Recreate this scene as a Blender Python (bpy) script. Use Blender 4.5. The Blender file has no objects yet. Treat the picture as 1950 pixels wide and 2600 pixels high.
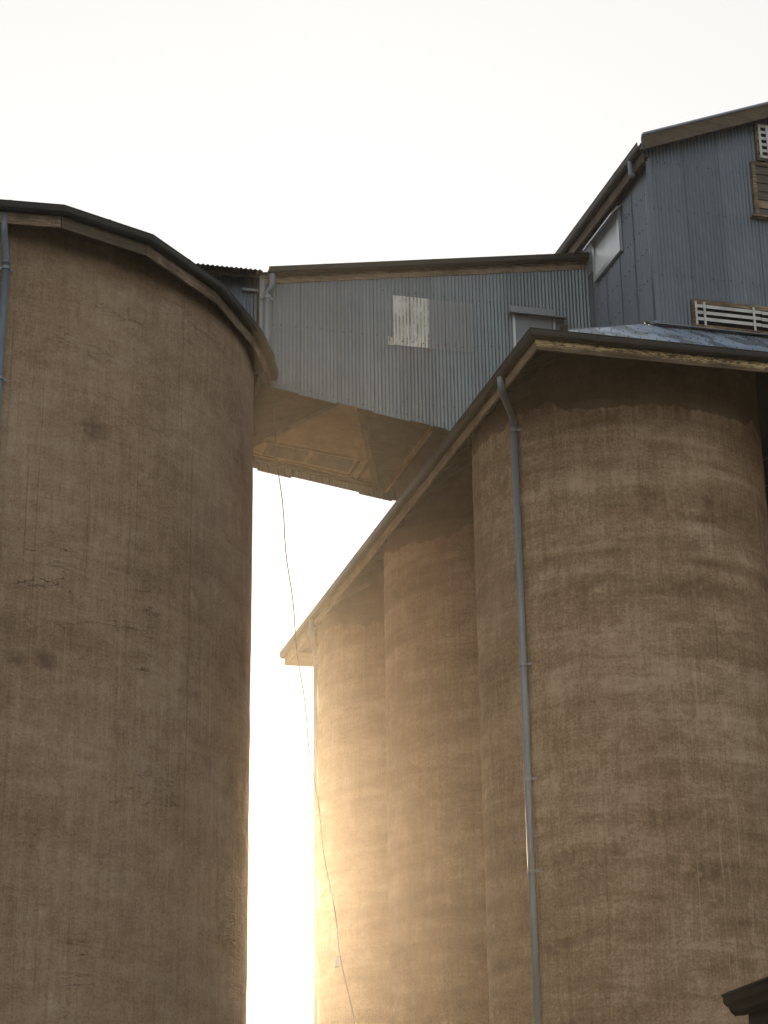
import bpy, math, random
from mathutils import Vector, noise
from math import sin, cos, tan, radians, pi, sqrt, atan2
random.seed(7)
sc = bpy.context.scene
col = sc.collection

# ---------------------------------------------------------------- camera, sky, sun, exposure
CAM_H = 1.6
cam_d = bpy.data.cameras.new("camera"); cam = bpy.data.objects.new("camera", cam_d); col.objects.link(cam)
cam.location = (0, 0, CAM_H)
cam_d.sensor_fit = 'VERTICAL'; cam_d.sensor_height = 36; cam_d.sensor_width = 27
cam_d.lens = 65.73
cam_d.clip_start = 0.2; cam_d.clip_end = 4000
_th = radians(19.9); _ro = -math.atan(185/13100)
_f = Vector((0, cos(_th), sin(_th))); _u0 = Vector((0, -sin(_th), cos(_th))); _r0 = Vector((1, 0, 0))
_r = _r0*cos(_ro) + _u0*sin(_ro); _u = -_r0*sin(_ro) + _u0*cos(_ro)
from mathutils import Matrix
cam.rotation_euler = Matrix((( _r.x, _u.x, -_f.x), (_r.y, _u.y, -_f.y), (_r.z, _u.z, -_f.z))).to_euler()
sc.camera = cam

SUN_EL, SUN_AZ = radians(8.15), radians(-4.30)        # azimuth from +Y towards +X
world = bpy.data.worlds.new("World"); sc.world = world; world.use_nodes = True
wn = world.node_tree; wn.nodes.clear()
w_out = wn.nodes.new('ShaderNodeOutputWorld'); w_bg = wn.nodes.new('ShaderNodeBackground')
w_sky = wn.nodes.new('ShaderNodeTexSky'); w_sky.sky_type = 'NISHITA'; w_sky.sun_disc = False
w_sky.sun_elevation = SUN_EL; w_sky.sun_rotation = SUN_AZ
w_sky.dust_density = 3.0; w_sky.air_density = 1.0; w_sky.ozone_density = 1.0
w_hs = wn.nodes.new('ShaderNodeHueSaturation'); w_hs.inputs['Saturation'].default_value = 0.40
wn.links.new(w_sky.outputs[0], w_hs.inputs['Color'])
# thin high overcast: evens the sky out, L' = A*c/(c+B), c and L' in Background strength units of 0.15
def vm(op, a, b):
    x = wn.nodes.new('ShaderNodeVectorMath'); x.operation = op
    wn.links.new(a, x.inputs[0])
    if isinstance(b, tuple): x.inputs[1].default_value = b
    else: wn.links.new(b, x.inputs[1])
    return x.outputs[0]
SKY_A, SKY_B = (.540, .537, .528), .125
_c = w_hs.outputs[0]
_q = vm('DIVIDE', _c, vm('ADD', _c, (SKY_B/.15,)*3))
wn.links.new(vm('MULTIPLY', _q, tuple(v/.15 for v in SKY_A)), w_bg.inputs[0])
w_bg.inputs[1].default_value = 0.15
wn.links.new(w_bg.outputs[0], w_out.inputs[0])

sun_d = bpy.data.lights.new("sun", 'SUN'); sun_d.energy = 3.0; sun_d.angle = radians(0.5); sun_d.color = (1.0, 0.74, 0.46)
sun = bpy.data.objects.new("sun", sun_d); col.objects.link(sun)
_sd = Vector((sin(SUN_AZ)*cos(SUN_EL), cos(SUN_AZ)*cos(SUN_EL), sin(SUN_EL)))
sun.rotation_euler = _sd.to_track_quat('Z', 'Y').to_euler()
sun.location = _sd*80

sc.view_settings.view_transform = 'Standard'; sc.view_settings.look = 'None'
sc.view_settings.gamma = 1.0; sc.view_settings.use_curve_mapping = False
sc.view_settings.exposure = 1.12

# ---------------------------------------------------------------- block frame: b to the right, a away, z up
ANG = radians(14.985)
def WP(b, a, z=0.0): return Vector((b*cos(ANG) - a*sin(ANG), b*sin(ANG) + a*cos(ANG), z))

class MB:
    def __init__(s): s.v = []; s.f = []; s.m = []
    def vert(s, p): s.v.append(tuple(p)); return len(s.v)-1
    def face(s, idx, mi=0): s.f.append(tuple(idx)); s.m.append(mi)
    def poly(s, pts, mi=0): s.face([s.vert(p) for p in pts], mi)
    def box(s, p0, p1, mi=0):
        (x0, y0, z0), (x1, y1, z1) = p0, p1
        s.hexa([(x0,y0,z0),(x1,y0,z0),(x1,y1,z0),(x0,y1,z0)], [(x0,y0,z1),(x1,y0,z1),(x1,y1,z1),(x0,y1,z1)], mi)
    def hexa(s, lo, hi, mi=0):
        i = [s.vert(p) for p in lo]; j = [s.vert(p) for p in hi]; n = len(i)
        s.face(i[::-1], mi); s.face(j, mi)
        for k in range(n): s.face((i[k], i[(k+1) % n], j[(k+1) % n], j[k]), mi)
    def beam(s, p, q, w, h, up=(0,0,1), mi=0):
        p, q = Vector(p), Vector(q); d = (q-p).normalized(); up = Vector(up)
        sd = d.cross(up).normalized(); u = sd.cross(d).normalized()
        c = [(-w/2,-h/2),(w/2,-h/2),(w/2,h/2),(-w/2,h/2)]
        s.hexa([p+sd*x+u*y for x, y in c], [q+sd*x+u*y for x, y in c], mi)
    def tube(s, pts, r, n=14, mi=0, cap=True):
        pts = [Vector(p) for p in pts]; rings = []; ref = None
        for k, p in enumerate(pts):
            if k == 0: d = pts[1]-p
            elif k == len(pts)-1: d = p-pts[k-1]
            else: d = (pts[k+1]-p).normalized() + (p-pts[k-1]).normalized()
            d.normalize()
            if ref is None: ref = Vector((1,0,0)) if abs(d.x) < .8 else Vector((0,1,0))
            sd = d.cross(ref).normalized(); u = sd.cross(d).normalized(); ref = -sd.cross(d).normalized() if False else u.cross(d)*0 + ref
            rr = r[k] if isinstance(r, (list, tuple)) else r
            rings.append([s.vert(p + sd*cos(2*pi*i/n)*rr + u*sin(2*pi*i/n)*rr) for i in range(n)])
        for A, B in zip(rings, rings[1:]):
            for i in range(n): s.face((A[i], A[(i+1) % n], B[(i+1) % n], B[i]), mi)
        if cap: s.face(rings[0][::-1], mi); s.face(rings[-1], mi)
    def sweep(s, path, prof, mi=0, caps=True):
        """path: list of (b,a,z); prof: list of (outward, up) closed; outward is to the right of travel"""
        P = [Vector(p) for p in path]; rings = []
        for k, p in enumerate(P):
            def nrm(u, v):
                d = (v-u); d.z = 0; d.normalize(); return Vector((d.y, -d.x, 0))
            if k == 0: m = nrm(P[0], P[1]); sc_ = 1
            elif k == len(P)-1: m = nrm(P[-2], P[-1]); sc_ = 1
            else:
                n1, n2 = nrm(P[k-1], p), nrm(p, P[k+1]); m = (n1+n2).normalized(); sc_ = 1/max(.3, m.dot(n1))
            rings.append([s.vert(p + m*(x*sc_) + Vector((0,0,y))) for x, y in prof])
        n = len(prof)
        for A, B in zip(rings, rings[1:]):
            for i in range(n): s.face((A[i], A[(i+1) % n], B[(i+1) % n], B[i]), mi)
        if caps: s.face(rings[0][::-1], mi); s.face(rings[-1], mi)
    def build(s, name, mats, parent=None, origin=(0,0,0), smooth=False, local=False):
        me = bpy.data.meshes.new(name); o = Vector(origin)
        me.from_pydata([tuple(Vector(p)-o) for p in s.v], [], s.f)
        if not isinstance(mats, (list, tuple)): mats = [mats]
        for m in mats: me.materials.append(m)
        for p, mi in zip(me.polygons, s.m): p.material_index = mi
        if smooth:
            for p in me.polygons: p.use_smooth = True
        me.update()
        ob = bpy.data.objects.new(name, me); col.objects.link(ob)
        if parent is not None: ob.parent = parent
        elif not local:
            ob.location = WP(*origin); ob.rotation_euler = (0, 0, ANG)
        return ob

def fix_normals(ob):
    import bmesh
    bm = bmesh.new(); bm.from_mesh(ob.data); bmesh.ops.recalc_face_normals(bm, faces=bm.faces); bm.to_mesh(ob.data); bm.free()

class Thing:
    def __init__(s, name, label, cat, origin, group=None):
        e = bpy.data.objects.new(name, None); col.objects.link(e)
        e.location = WP(*origin); e.rotation_euler = (0, 0, ANG); e.empty_display_size = .5
        e['label'] = label; e['category'] = cat
        if group: e['group'] = group
        s.e = e; s.o = origin
    def part(s, name, mb, mats, parent=None, smooth=False, label=None, kind=None):
        ob = mb.build(name, mats, parent or s.e, s.o, smooth); fix_normals(ob)
        if label: ob['label'] = label
        if kind: ob['kind'] = kind
        return ob

# ---------------------------------------------------------------- materials
def newmat(name):
    m = bpy.data.materials.new(name); m.use_nodes = True; nt = m.node_tree
    return m, nt, nt.nodes['Principled BSDF']
class NT:
    def __init__(s, nt):
        s.nt = nt; s.tc = nt.nodes.new('ShaderNodeTexCoord'); s.co = s.tc.outputs['Object']
    def n(s, t, **k):
        x = s.nt.nodes.new(t)
        for a, b in k.items(): setattr(x, a, b)
        return x
    def l(s, a, b): s.nt.links.new(a, b)
    def noise(s, scale, detail=6, rough=.6, stretch=(1,1,1), loc=(0,0,0), dist=0.0):
        mp = s.n('ShaderNodeMapping'); mp.inputs['Scale'].default_value = stretch; mp.inputs['Location'].default_value = loc
        s.l(s.co, mp.inputs[0]); x = s.n('ShaderNodeTexNoise'); s.l(mp.outputs[0], x.inputs['Vector'])
        x.inputs['Scale'].default_value = scale; x.inputs['Detail'].default_value = detail
        x.inputs['Roughness'].default_value = rough; x.inputs['Distortion'].default_value = dist
        return x.outputs[0]
    def math(s, op, a, b=None, clamp=False):
        x = s.n('ShaderNodeMath', operation=op); x.use_clamp = clamp
        for i, v in enumerate((a, b)):
            if v is None: continue
            if isinstance(v, (int, float)): x.inputs[i].default_value = v
            else: s.l(v, x.inputs[i])
        return x.outputs[0]
    def rng(s, v, a, b, c=0., d=1.):
        x = s.n('ShaderNodeMapRange'); s.l(v, x.inputs[0])
        for i, q in enumerate((a, b, c, d)): x.inputs[i+1].default_value = q
        return x.outputs[0]
    def ramp(s, v, stops):
        x = s.n('ShaderNodeValToRGB'); s.l(v, x.inputs[0]); e = x.color_ramp.elements
        while len(e) < len(stops): e.new(0.5)
        for k, (p, c) in zip(e, stops): k.position = p; k.color = (*c, 1)
        return x.outputs[0]
    def mix(s, fac, a, b, mode='MIX'):
        x = s.n('ShaderNodeMix', data_type='RGBA', blend_type=mode)
        if isinstance(fac, (int, float)): x.inputs[0].default_value = fac
        else: s.l(fac, x.inputs[0])
        for i, v in ((6, a), (7, b)):
            if isinstance(v, tuple): x.inputs[i].default_value = (*v, 1)
            else: s.l(v, x.inputs[i])
        return x.outputs[2]
    def bump(s, h, st, dist, prev=None):
        x = s.n('ShaderNodeBump'); x.inputs['Strength'].default_value = st; x.inputs['Distance'].default_value = dist
        s.l(h, x.inputs['Height'])
        if prev is not None: s.l(prev, x.inputs['Normal'])
        return x.outputs[0]
    def sep(s):
        x = s.n('ShaderNodeSeparateXYZ'); s.l(s.co, x.inputs[0]); return x.outputs

def concrete(name, dark, mid, light, seed, zband=None, spots=(), band_amt=.32, streak_amt=.20, lift_amt=.27, cracks=True):
    m, nt, bs = newmat(name); N = NT(nt); L = (seed*7.3, seed*3.1, seed*1.7)
    patch = N.noise(.45, 8, .62, (1,1,.8), L)
    bands = N.noise(1.0, 10, .66, (.5,.5,1.5), L, .5)
    streak = N.noise(1.0, 8, .7, (8,8,.42), L, .2)
    fine = N.noise(1.0, 6, .7, (30,30,2.2), L)
    grain = N.noise(16, 8, .75, (1,1,1.2), L)
    lift = N.noise(1.0, 6, .56, (.22,.22,2.7), (L[2], L[0], 3), .5)
    mott = N.noise(2.6, 9, .72, (1,1,1.5), (L[1], 5, L[2]), .3)
    v = N.math('ADD', N.math('MULTIPLY', bands, band_amt), N.math('MULTIPLY', streak, streak_amt))
    v = N.math('ADD', v, N.math('MULTIPLY', lift, lift_amt)); v = N.math('ADD', v, N.math('MULTIPLY', mott, .26)); v = N.math('ADD', v, N.math('MULTIPLY', patch, .26)); v = N.math('ADD', v, N.math('MULTIPLY', grain, .42))
    v = N.math('ADD', v, N.math('MULTIPLY', fine, .14))
    tot = (band_amt+streak_amt+lift_amt+1.08)*.5
    c = N.ramp(N.rng(v, tot-.125, tot+.125), [(0.0, dark), (.5, mid), (1.0, light)])
    hue = N.rng(N.noise(.7, 7, .65, (1,1,.7), (L[1], L[0], 4)), .42, .62)
    c = N.mix(N.math('MULTIPLY', hue, .40), c, N.mix(1.0, c, (.97, 1.0, 1.08), 'MULTIPLY'))
    # pale lime scuffs and thin run marks
    scuff = N.rng(N.noise(1.6, 10, .72, (1,1,.9), (5, L[1], L[2])), .585, .66)
    c = N.mix(N.math('MULTIPLY', scuff, .30), c, tuple(min(1, q*1.25) for q in light))
    runs = N.rng(N.noise(1.0, 4, .5, (13,13,.10), (L[2], 3, 1)), .64, .70)
    c = N.mix(N.math('MULTIPLY', runs, .35), c, tuple(q*.62 for q in dark))
    pr = N.math('MULTIPLY', N.rng(N.noise(1.0, 5, .6, (15,15,.16), (L[1], 8, 1)), .60, .68), N.rng(N.noise(.45, 4, .6, (1,1,.5), (L[2], 8, 6)), .46, .58))
    c = N.mix(N.math('MULTIPLY', pr, .38), c, tuple(min(1, q*1.15) for q in light))
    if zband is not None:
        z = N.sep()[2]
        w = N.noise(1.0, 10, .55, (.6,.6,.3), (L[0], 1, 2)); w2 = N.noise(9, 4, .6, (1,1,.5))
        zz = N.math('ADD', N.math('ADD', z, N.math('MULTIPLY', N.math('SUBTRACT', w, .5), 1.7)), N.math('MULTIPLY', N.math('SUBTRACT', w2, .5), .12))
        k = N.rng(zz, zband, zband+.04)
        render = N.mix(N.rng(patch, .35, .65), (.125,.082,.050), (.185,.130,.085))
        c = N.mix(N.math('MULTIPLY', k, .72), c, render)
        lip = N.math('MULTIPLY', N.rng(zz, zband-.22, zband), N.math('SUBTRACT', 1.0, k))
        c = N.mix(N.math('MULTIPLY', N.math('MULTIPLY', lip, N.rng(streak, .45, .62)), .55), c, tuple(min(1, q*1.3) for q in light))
    for (px, py, pz, rad, amt) in spots:
        d = N.n('ShaderNodeVectorMath', operation='DISTANCE'); N.l(N.co, d.inputs[0]); d.inputs[1].default_value = (px, py, pz)
        dd = N.math('ADD', d.outputs['Value'], N.math('MULTIPLY', N.math('SUBTRACT', N.noise(4.5, 6, .7), .5), rad*2.4))
        k = N.rng(dd, rad, rad*.25)
        c = N.mix(N.math('MULTIPLY', k, amt), c, tuple(q*.55 for q in dark))
    pits = N.rng(N.noise(20, 3, .6, (1,1,.8), L), .66, .71)
    c = N.mix(N.math('MULTIPLY', pits, .55), c, tuple(q*.45 for q in dark))
    h = N.math('ADD', N.math('MULTIPLY', N.math('ADD', bands, lift), .8), N.math('ADD', N.math('MULTIPLY', streak, .4), N.math('MULTIPLY', grain, .35)))
    if cracks:
        cn = N.noise(1.0, 5, .62, (.26,.26,1.5), (L[0]+9, 2, 5), .25)
        line = N.rng(N.math('ABSOLUTE', N.math('SUBTRACT', cn, .5)), .0026, .0008)
        msk = N.rng(N.noise(.45, 4, .6, (1,1,1), (3, 9, L[0])), .54, .62)
        cr = N.math('MULTIPLY', line, msk)
        c = N.mix(N.math('MULTIPLY', cr, .6), c, tuple(q*.40 for q in dark))
        h = N.math('SUBTRACT', h, N.math('MULTIPLY', cr, .5))
    N.l(c, bs.inputs['Base Color']); bs.inputs['Roughness'].default_value = .93
    bs.inputs['Specular IOR Level'].default_value = .2
    N.l(N.bump(h, .9, .045), bs.inputs['Normal'])
    return m

def steel(name, base, base2, rough=.42, metallic=.35, rust=.25, streak=(9,9,.35), pale=0.0, alt=None, spec=.5, rc=(.13,.065,.03), tone=None, stain=None):
    m, nt, bs = newmat(name); N = NT(nt)
    a = N.noise(.8, 8, .65); s_ = N.noise(1.0, 7, .65, streak); g = N.noise(30, 4, .7)
    v = N.math('ADD', N.math('MULTIPLY', a, .45), N.math('ADD', N.math('MULTIPLY', s_, .4), N.math('MULTIPLY', g, .15)))
    c = N.mix(N.rng(v, .38, .62), base, base2)
    if alt is not None:
        k = N.rng(N.noise(1.0, 5, .6, (2.2,.45,.45), (4,4,4)), .49, .52); c = N.mix(N.math('MULTIPLY', k, .75), c, alt)
    if tone is not None:
        so = N.sep(); t_ = N.math('FLOOR', N.math('DIVIDE', N.math('ADD', N.math('ADD', so[0], so[1]), tone), .955))
        wn_ = N.n('ShaderNodeTexWhiteNoise', noise_dimensions='1D'); N.l(t_, wn_.inputs['W'])
        c = N.mix(1.0, c, N.mix(wn_.outputs['Value'], (.87,.87,.88), (1.12,1.11,1.10)), 'MULTIPLY')
    r = N.rng(N.noise(1.0, 8, .7, (4,4,.35), (2,8,1)), .60, .72)
    c = N.mix(N.math('MULTIPLY', r, rust), c, rc); bs.inputs['Specular IOR Level'].default_value = spec
    if stain is not None:
        so = N.sep(); x0, x1, z0, z1 = stain
        mx = N.math('MULTIPLY', N.rng(so[0], x0, x0+.1), N.rng(so[0], x1, x1-.1)); mz = N.math('MULTIPLY', N.rng(so[2], z0, z1), N.math('LESS_THAN', so[2], z1))
        st = N.math('MULTIPLY', N.math('MULTIPLY', mx, mz), N.rng(N.noise(1.0, 4, .6, (16,16,.4), (1,2,3)), .48, .58))
        c = N.mix(N.math('MULTIPLY', st, .8), c, (.20,.10,.04))
    if pale:
        p = N.math('MULTIPLY', N.rng(N.noise(1.0, 9, .75, (9,9,.5), (7,7,7)), .60, .66), N.rng(N.noise(.6, 3, .5, (1,1,.5), (9,2,2)), .54, .62))
        c = N.mix(N.math('MULTIPLY', p, pale), c, (.55,.56,.55))
    N.l(c, bs.inputs['Base Color']); bs.inputs['Metallic'].default_value = metallic
    N.l(N.rng(v, .35, .65, rough-.08, rough+.12), bs.inputs['Roughness'])
    N.l(N.bump(N.math('ADD', a, N.math('MULTIPLY', g, .1)), .25, .02), bs.inputs['Normal'])
    return m

def timber(name, dark, mid, light, along=(1.2,1.2,26), flake=None):
    m, nt, bs = newmat(name); N = NT(nt)
    g = N.noise(1.0, 8, .7, along, (0,0,0), 1.2); p = N.noise(1.3, 6, .6); f = N.noise(1.0, 4, .6, tuple(q*2.5 for q in along))
    v = N.math('ADD', N.math('MULTIPLY', g, .5), N.math('ADD', N.math('MULTIPLY', p, .32), N.math('MULTIPLY', f, .18)))
    c = N.ramp(N.rng(v, .34, .66), [(.1, dark), (.5, mid), (.9, light)])
    if flake:
        z0, z1, fc = flake
        fl = N.noise(1.0, 6, .62, (4.5,4.5,17), (3,1,2), 1.6)
        zz = N.math('ADD', N.sep()[2], N.math('MULTIPLY', N.math('SUBTRACT', p, .5), .22))
        k = N.math('MULTIPLY', N.rng(fl, .47, .52), N.rng(zz, z0, z1))
        c = N.mix(N.math('MULTIPLY', k, .9), c, fc)
    N.l(c, bs.inputs['Base Color']); bs.inputs['Roughness'].default_value = .85; bs.inputs['Specular IOR Level'].default_value = .25
    N.l(N.bump(v, .6, .02), bs.inputs['Normal'])
    return m

DK, MD, LT = (.160,.100,.055), (.285,.190,.116), (.46,.335,.228)
M = {}
M['left_conc'] = concrete('render_left', (.215,.143,.086), (.325,.228,.148), (.435,.328,.228), 3,
    spots=[(3.14, -6.94, 16.28, .34, .6), (1.83, -7.40, 11.23, .26, .55), (2.34, -7.25, 11.27, .26, .6)], band_amt=.24, streak_amt=.22, lift_amt=.08)
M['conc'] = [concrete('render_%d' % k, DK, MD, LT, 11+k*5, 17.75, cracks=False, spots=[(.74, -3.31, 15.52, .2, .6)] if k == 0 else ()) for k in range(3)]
M['wall_steel'] = steel('wall_steel', (.122,.150,.168), (.190,.225,.243), .42, .45, .25, pale=.25, tone=4.44, stain=(-.75, .0, 1.3, 2.18))
M['head_steel'] = steel('head_steel', (.085,.105,.130), (.140,.163,.192), .42, .45, .3, pale=.6, tone=3.42)
M['roof_steel'] = steel('roof_steel', (.20,.26,.34), (.34,.42,.52), .35, .45, .12, streak=(1,1,1), alt=(.06,.08,.10))  # blue and dark patches: wet streaks, with sky reflection put into the colour
M['gutter'] = steel('gutter', (.016,.015,.013), (.040,.036,.030), .5, .1, .45, spec=.3, streak=(2,2,2))
M['pipe'] = steel('pipe_paint', (.12,.15,.18), (.19,.225,.26), .45, .2, .15, streak=(2,2,.5))
M['galv'] = steel('galvanised', (.42,.44,.45), (.60,.62,.63), .40, .45, .25, streak=(6,6,2))
M['flash'] = steel('flashing', (.16,.18,.20), (.26,.28,.30), .45, .4, .4)
M['screw'] = steel('screw', (.03,.028,.026), (.06,.05,.045), .6, .3, .5)
M['white_patch'] = steel('white_sheet', (.48,.48,.44), (.80,.80,.77), .7, .0, .85, streak=(12,12,1.2), rc=(.10,.10,.05))
def mossy(m):
    nt = m.node_tree; bs = nt.nodes['Principled BSDF']; N = NT(nt); c0 = bs.inputs['Base Color'].links[0].from_socket
    x = N.math('ADD', N.math('MULTIPLY', N.sep()[0], 2*pi/.0955), (12.5-11.49)*2*pi/.0955)
    val = N.rng(N.math('SINE', x), -.2, -.8); k = N.math('MULTIPLY', val, N.rng(N.noise(3.2, 7, .7, (1,1,.55)), .44, .56))
    sp_ = N.rng(N.noise(5, 8, .75), .55, .66)
    k = N.math('MAXIMUM', k, N.math('MULTIPLY', sp_, .55)); N.l(N.mix(N.math('MULTIPLY', k, .85), c0, (.13,.12,.06)), bs.inputs['Base Color'])
mossy(M['white_patch'])
M['grey_patch'] = steel('grey_sheet', (.19,.21,.23), (.25,.27,.29), .6, .15, .15)
M['timber'] = timber('weathered_timber', (.045,.032,.022), (.15,.108,.072), (.46,.36,.24))
M['timber_flake'] = timber('flaking_timber', (.05,.034,.02), (.125,.088,.055), (.22,.16,.10), flake=(.06, .16, (.66,.50,.27)))
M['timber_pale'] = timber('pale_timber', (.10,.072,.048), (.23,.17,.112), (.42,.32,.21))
M['timber_dark'] = timber('dark_timber', (.05,.038,.027), (.10,.078,.055), (.17,.13,.09))
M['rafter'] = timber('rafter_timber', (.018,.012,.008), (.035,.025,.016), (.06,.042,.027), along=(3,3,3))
M['soffit'] = timber('soffit_board', (.060,.048,.031), (.098,.078,.050), (.145,.118,.075), along=(2.2,2.2,1))
M['soffit_pale'] = timber('soffit_pale', (.21,.15,.085), (.32,.235,.14), (.42,.32,.20), along=(2.2,2.2,1))
M['louvre'] = timber('louvre_paint', (.28,.27,.25), (.52,.51,.48), (.70,.69,.66), along=(3,3,20))
M['shutter'] = timber('shutter_board', (.06,.05,.042), (.10,.085,.072), (.14,.12,.10), along=(2,2,14))
M['cable'] = steel('cable', (.03,.03,.03), (.06,.055,.05), .6, .2, .2)
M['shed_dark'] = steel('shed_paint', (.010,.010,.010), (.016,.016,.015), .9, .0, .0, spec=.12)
def pane_mat():
    m, nt, bs = newmat('sky_pale_pane'); N = NT(nt)
    a = N.noise(1.2, 6, .6, (1,1,.6)); N.l(N.mix(N.rng(a, .35, .65), (.50,.53,.56), (.70,.72,.74)), bs.inputs['Base Color'])  # pale tone puts the reflected bright sky into the colour
    bs.inputs['Roughness'].default_value = .28; N.l(N.bump(a, .1, .01), bs.inputs['Normal']); return m
M['pane'] = pane_mat()
def ground_mat():
    m, nt, bs = newmat('dry_ground'); N = NT(nt)
    a = N.noise(.2, 10, .65); g = N.noise(6, 8, .7)
    c = N.mix(N.rng(a, .4, .6), (.085,.078,.048), (.13,.115,.072)); c = N.mix(N.rng(g, .45, .6, 0, .5), c, (.085,.08,.05))
    N.l(c, bs.inputs['Base Color']); bs.inputs['Roughness'].default_value = .95; N.l(N.bump(g, .5, .05), bs.inputs['Normal']); return m

# ---------------------------------------------------------------- ground
g = MB(); g.poly([(-900,-900,0),(900,-900,0),(900,900,0),(-900,900,0)])
gr = g.build('ground', ground_mat(), local=True); gr['kind'] = 'structure'

# ---------------------------------------------------------------- corrugated cladding
PITCH, AMP = .0955, .0110
def corr(mb, O, U, V, Nn, u0, u1, lo, hi, screws=(), seed=0, sheet=10, phase=0.0, jag=.0, pitch=PITCH, amp=AMP, nv=5, step=8, smi=1):
    """corrugated sheets in the plane O+U*u+V*v, waves along U; lo(u), hi(u) give the ends"""
    O, U, V, Nn = Vector(O), Vector(U), Vector(V), Vector(Nn); rnd = random.Random(seed)
    u = u0; k = 0
    while u < u1-1e-6:
        w = min(sheet*pitch, u1-u); last = min(u+w+(.35*pitch if u+w < u1-1e-6 else 0), u1)
        n = max(2, int(round((last-u)/pitch*step))); off = .0035*(k % 2) + rnd.uniform(0, .001); dv = rnd.uniform(-jag, jag); tilt = rnd.uniform(-.004, .004)
        cols = []
        for i in range(n+1):
            uu = u + (last-u)*i/n; a, b = lo(uu)+dv, hi(uu)
            if b < a+.001: b = a+.001
            cc = []
            for j in range(nv):
                v = a+(b-a)*j/(nv-1)
                h = amp*sin(2*pi*(uu-u0)/pitch+phase)+off+tilt*((i/n)-.5) + .006*noise.noise(Vector((uu*.9+seed, v*.8, seed*1.3)))
                if i == n and last < u1: h += .009
                cc.append(mb.vert(O+U*uu+V*v+Nn*h))
            cols.append(cc)
        if last < u1 and u > u0-1:
            e_ = u+w+.35*pitch
            mb.face([mb.vert(O+U*(e_+du)+V*v+Nn*(amp+.014)) for du, v in ((-.004, lo(e_-.02)+.03), (.007, lo(e_-.02)+.03), (.007, hi(e_)-.01), (-.004, hi(e_)-.01))], smi)  # dark strip along the lap edge stands in for its shadow gap
        for A, B in zip(cols, cols[1:]):
            for j in range(nv-1): mb.face((A[j], B[j], B[j+1], A[j+1]), 0)
        u += w; k += 1
    for row in screws:
        uu = u0 + pitch*(.25-phase/(2*pi)) + rnd.randint(0, 2)*pitch
        while uu < u1:
            if uu > u0+.02:
                v = (row(uu) if callable(row) else row) + rnd.uniform(-.018, .018)
                if lo(uu)+.02 < v < hi(uu)-.02:
                    c = O+U*uu+V*v+Nn*(amp+.003); r = .019
                    ring = [mb.vert(c+U*(r*cos(t))+V*(r*sin(t))) for t in [q*pi/3 for q in range(6)]]
                    ring2 = [mb.vert(c+U*(r*.6*cos(t))+V*(r*.6*sin(t))+Nn*.018) for t in [q*pi/3 for q in range(6)]]
                    for q in range(6): mb.face((ring[q], ring[(q+1) % 6], ring2[(q+1) % 6], ring2[q]), smi)
                    mb.face(ring2, smi)
            uu += pitch*rnd.choice((3, 3, 3, 4, 2))

GUT = [(0,0),(.015,-.015),(.07,-.02),(.12,-.005),(.155,.035),(.165,.09),(.165,.15),(.178,.155),(.178,.168),(.155,.168),(.152,.10),(.14,.045),(.11,.012),(.07,0.0),(.012,.002),(.012,.15),(0,.15)]
def gutter(t, path, name='gutter', mat=None, joints=True, s=1.0):
    mb = MB(); prof = [(x*s, y*s) for x, y in GUT]; mb.sweep(path, prof)
    if joints:
        P = [Vector(p) for p in path]
        for p, q in zip(P, P[1:]):
            L = (q-p).length; k = max(1, int(L/2.6))
            for i in range(k):
                c = p.lerp(q, (i+.5)/k) if L > 1.5 else None
                if c is None: continue
                d = (q-p).normalized()
                mb.sweep([c-d*.025, c+d*.025], [(x*s*1.03+ (.004 if x > .02 else 0), y*s - (.004 if y < .05 else -.002)) for x, y in GUT[:9]]+[(.02,.12)], caps=True)
    return t.part(name, mb, mat or M['gutter'])

# ---------------------------------------------------------------- right-hand silos and their shared roof
SR, SA0, SB0, SB1 = 3.394, 38.32, 15.94, 24.66
SPC = 2.42*SR
EB0, EA0, EB1, EA1, EZ = 12.28, 33.44, 28.32, 58.96, 18.0       # fascia outer faces, fascia bottom height
RP = tan(radians(32))
def roof_z(b, a): return 18.34 + RP*min(b-EB0, a-EA0, EB1-b, EA1-a)
def silo_mesh(cb, ca, r, ztop, seed, nseg=220, z1=None, dz=.16, amp=.024):
    mb = MB(); rings = []; zs = []; z = 0.0
    while z < z1: zs.append(z); z += dz
    zs.append(z1)
    for z in zs:
        ring = []
        for i in range(nseg):
            t = 2*pi*i/nseg; x, y = cos(t), sin(t)
            d = amp*noise.noise(Vector((x*r*.35+seed, y*r*.35, z*1.15))) + .35*amp*noise.noise(Vector((x*r*1.3, y*r*1.3+seed, z*2.2)))
            b, a = cb+(r+d)*x, ca+(r+d)*y
            ring.append(mb.vert((b, a, min(z, ztop(b, a)))))
        rings.append(ring)
    for A, B in zip(rings, rings[1:]):
        for i in range(nseg): mb.face((A[i], A[(i+1) % nseg], B[(i+1) % nseg], B[i]))
    mb.face(rings[-1])
    return mb
labels = {(0,0): 'nearest right-hand round brown concrete silo under the front roof corner',
          (1,0): 'middle round concrete silo of the row, left of the near downpipe',
          (2,0): 'farthest round concrete silo of the row, glowing beside the bright gap',
          (0,1): 'round concrete silo in deep shade at the right picture edge'}
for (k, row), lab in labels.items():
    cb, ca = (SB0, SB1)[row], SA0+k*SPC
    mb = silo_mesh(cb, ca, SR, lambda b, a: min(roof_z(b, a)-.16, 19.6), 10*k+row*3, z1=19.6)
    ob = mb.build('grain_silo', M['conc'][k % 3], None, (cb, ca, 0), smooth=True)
    ob['label'] = lab; ob['category'] = 'silo'; ob['group'] = 'concrete silos under the hipped roof'
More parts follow.
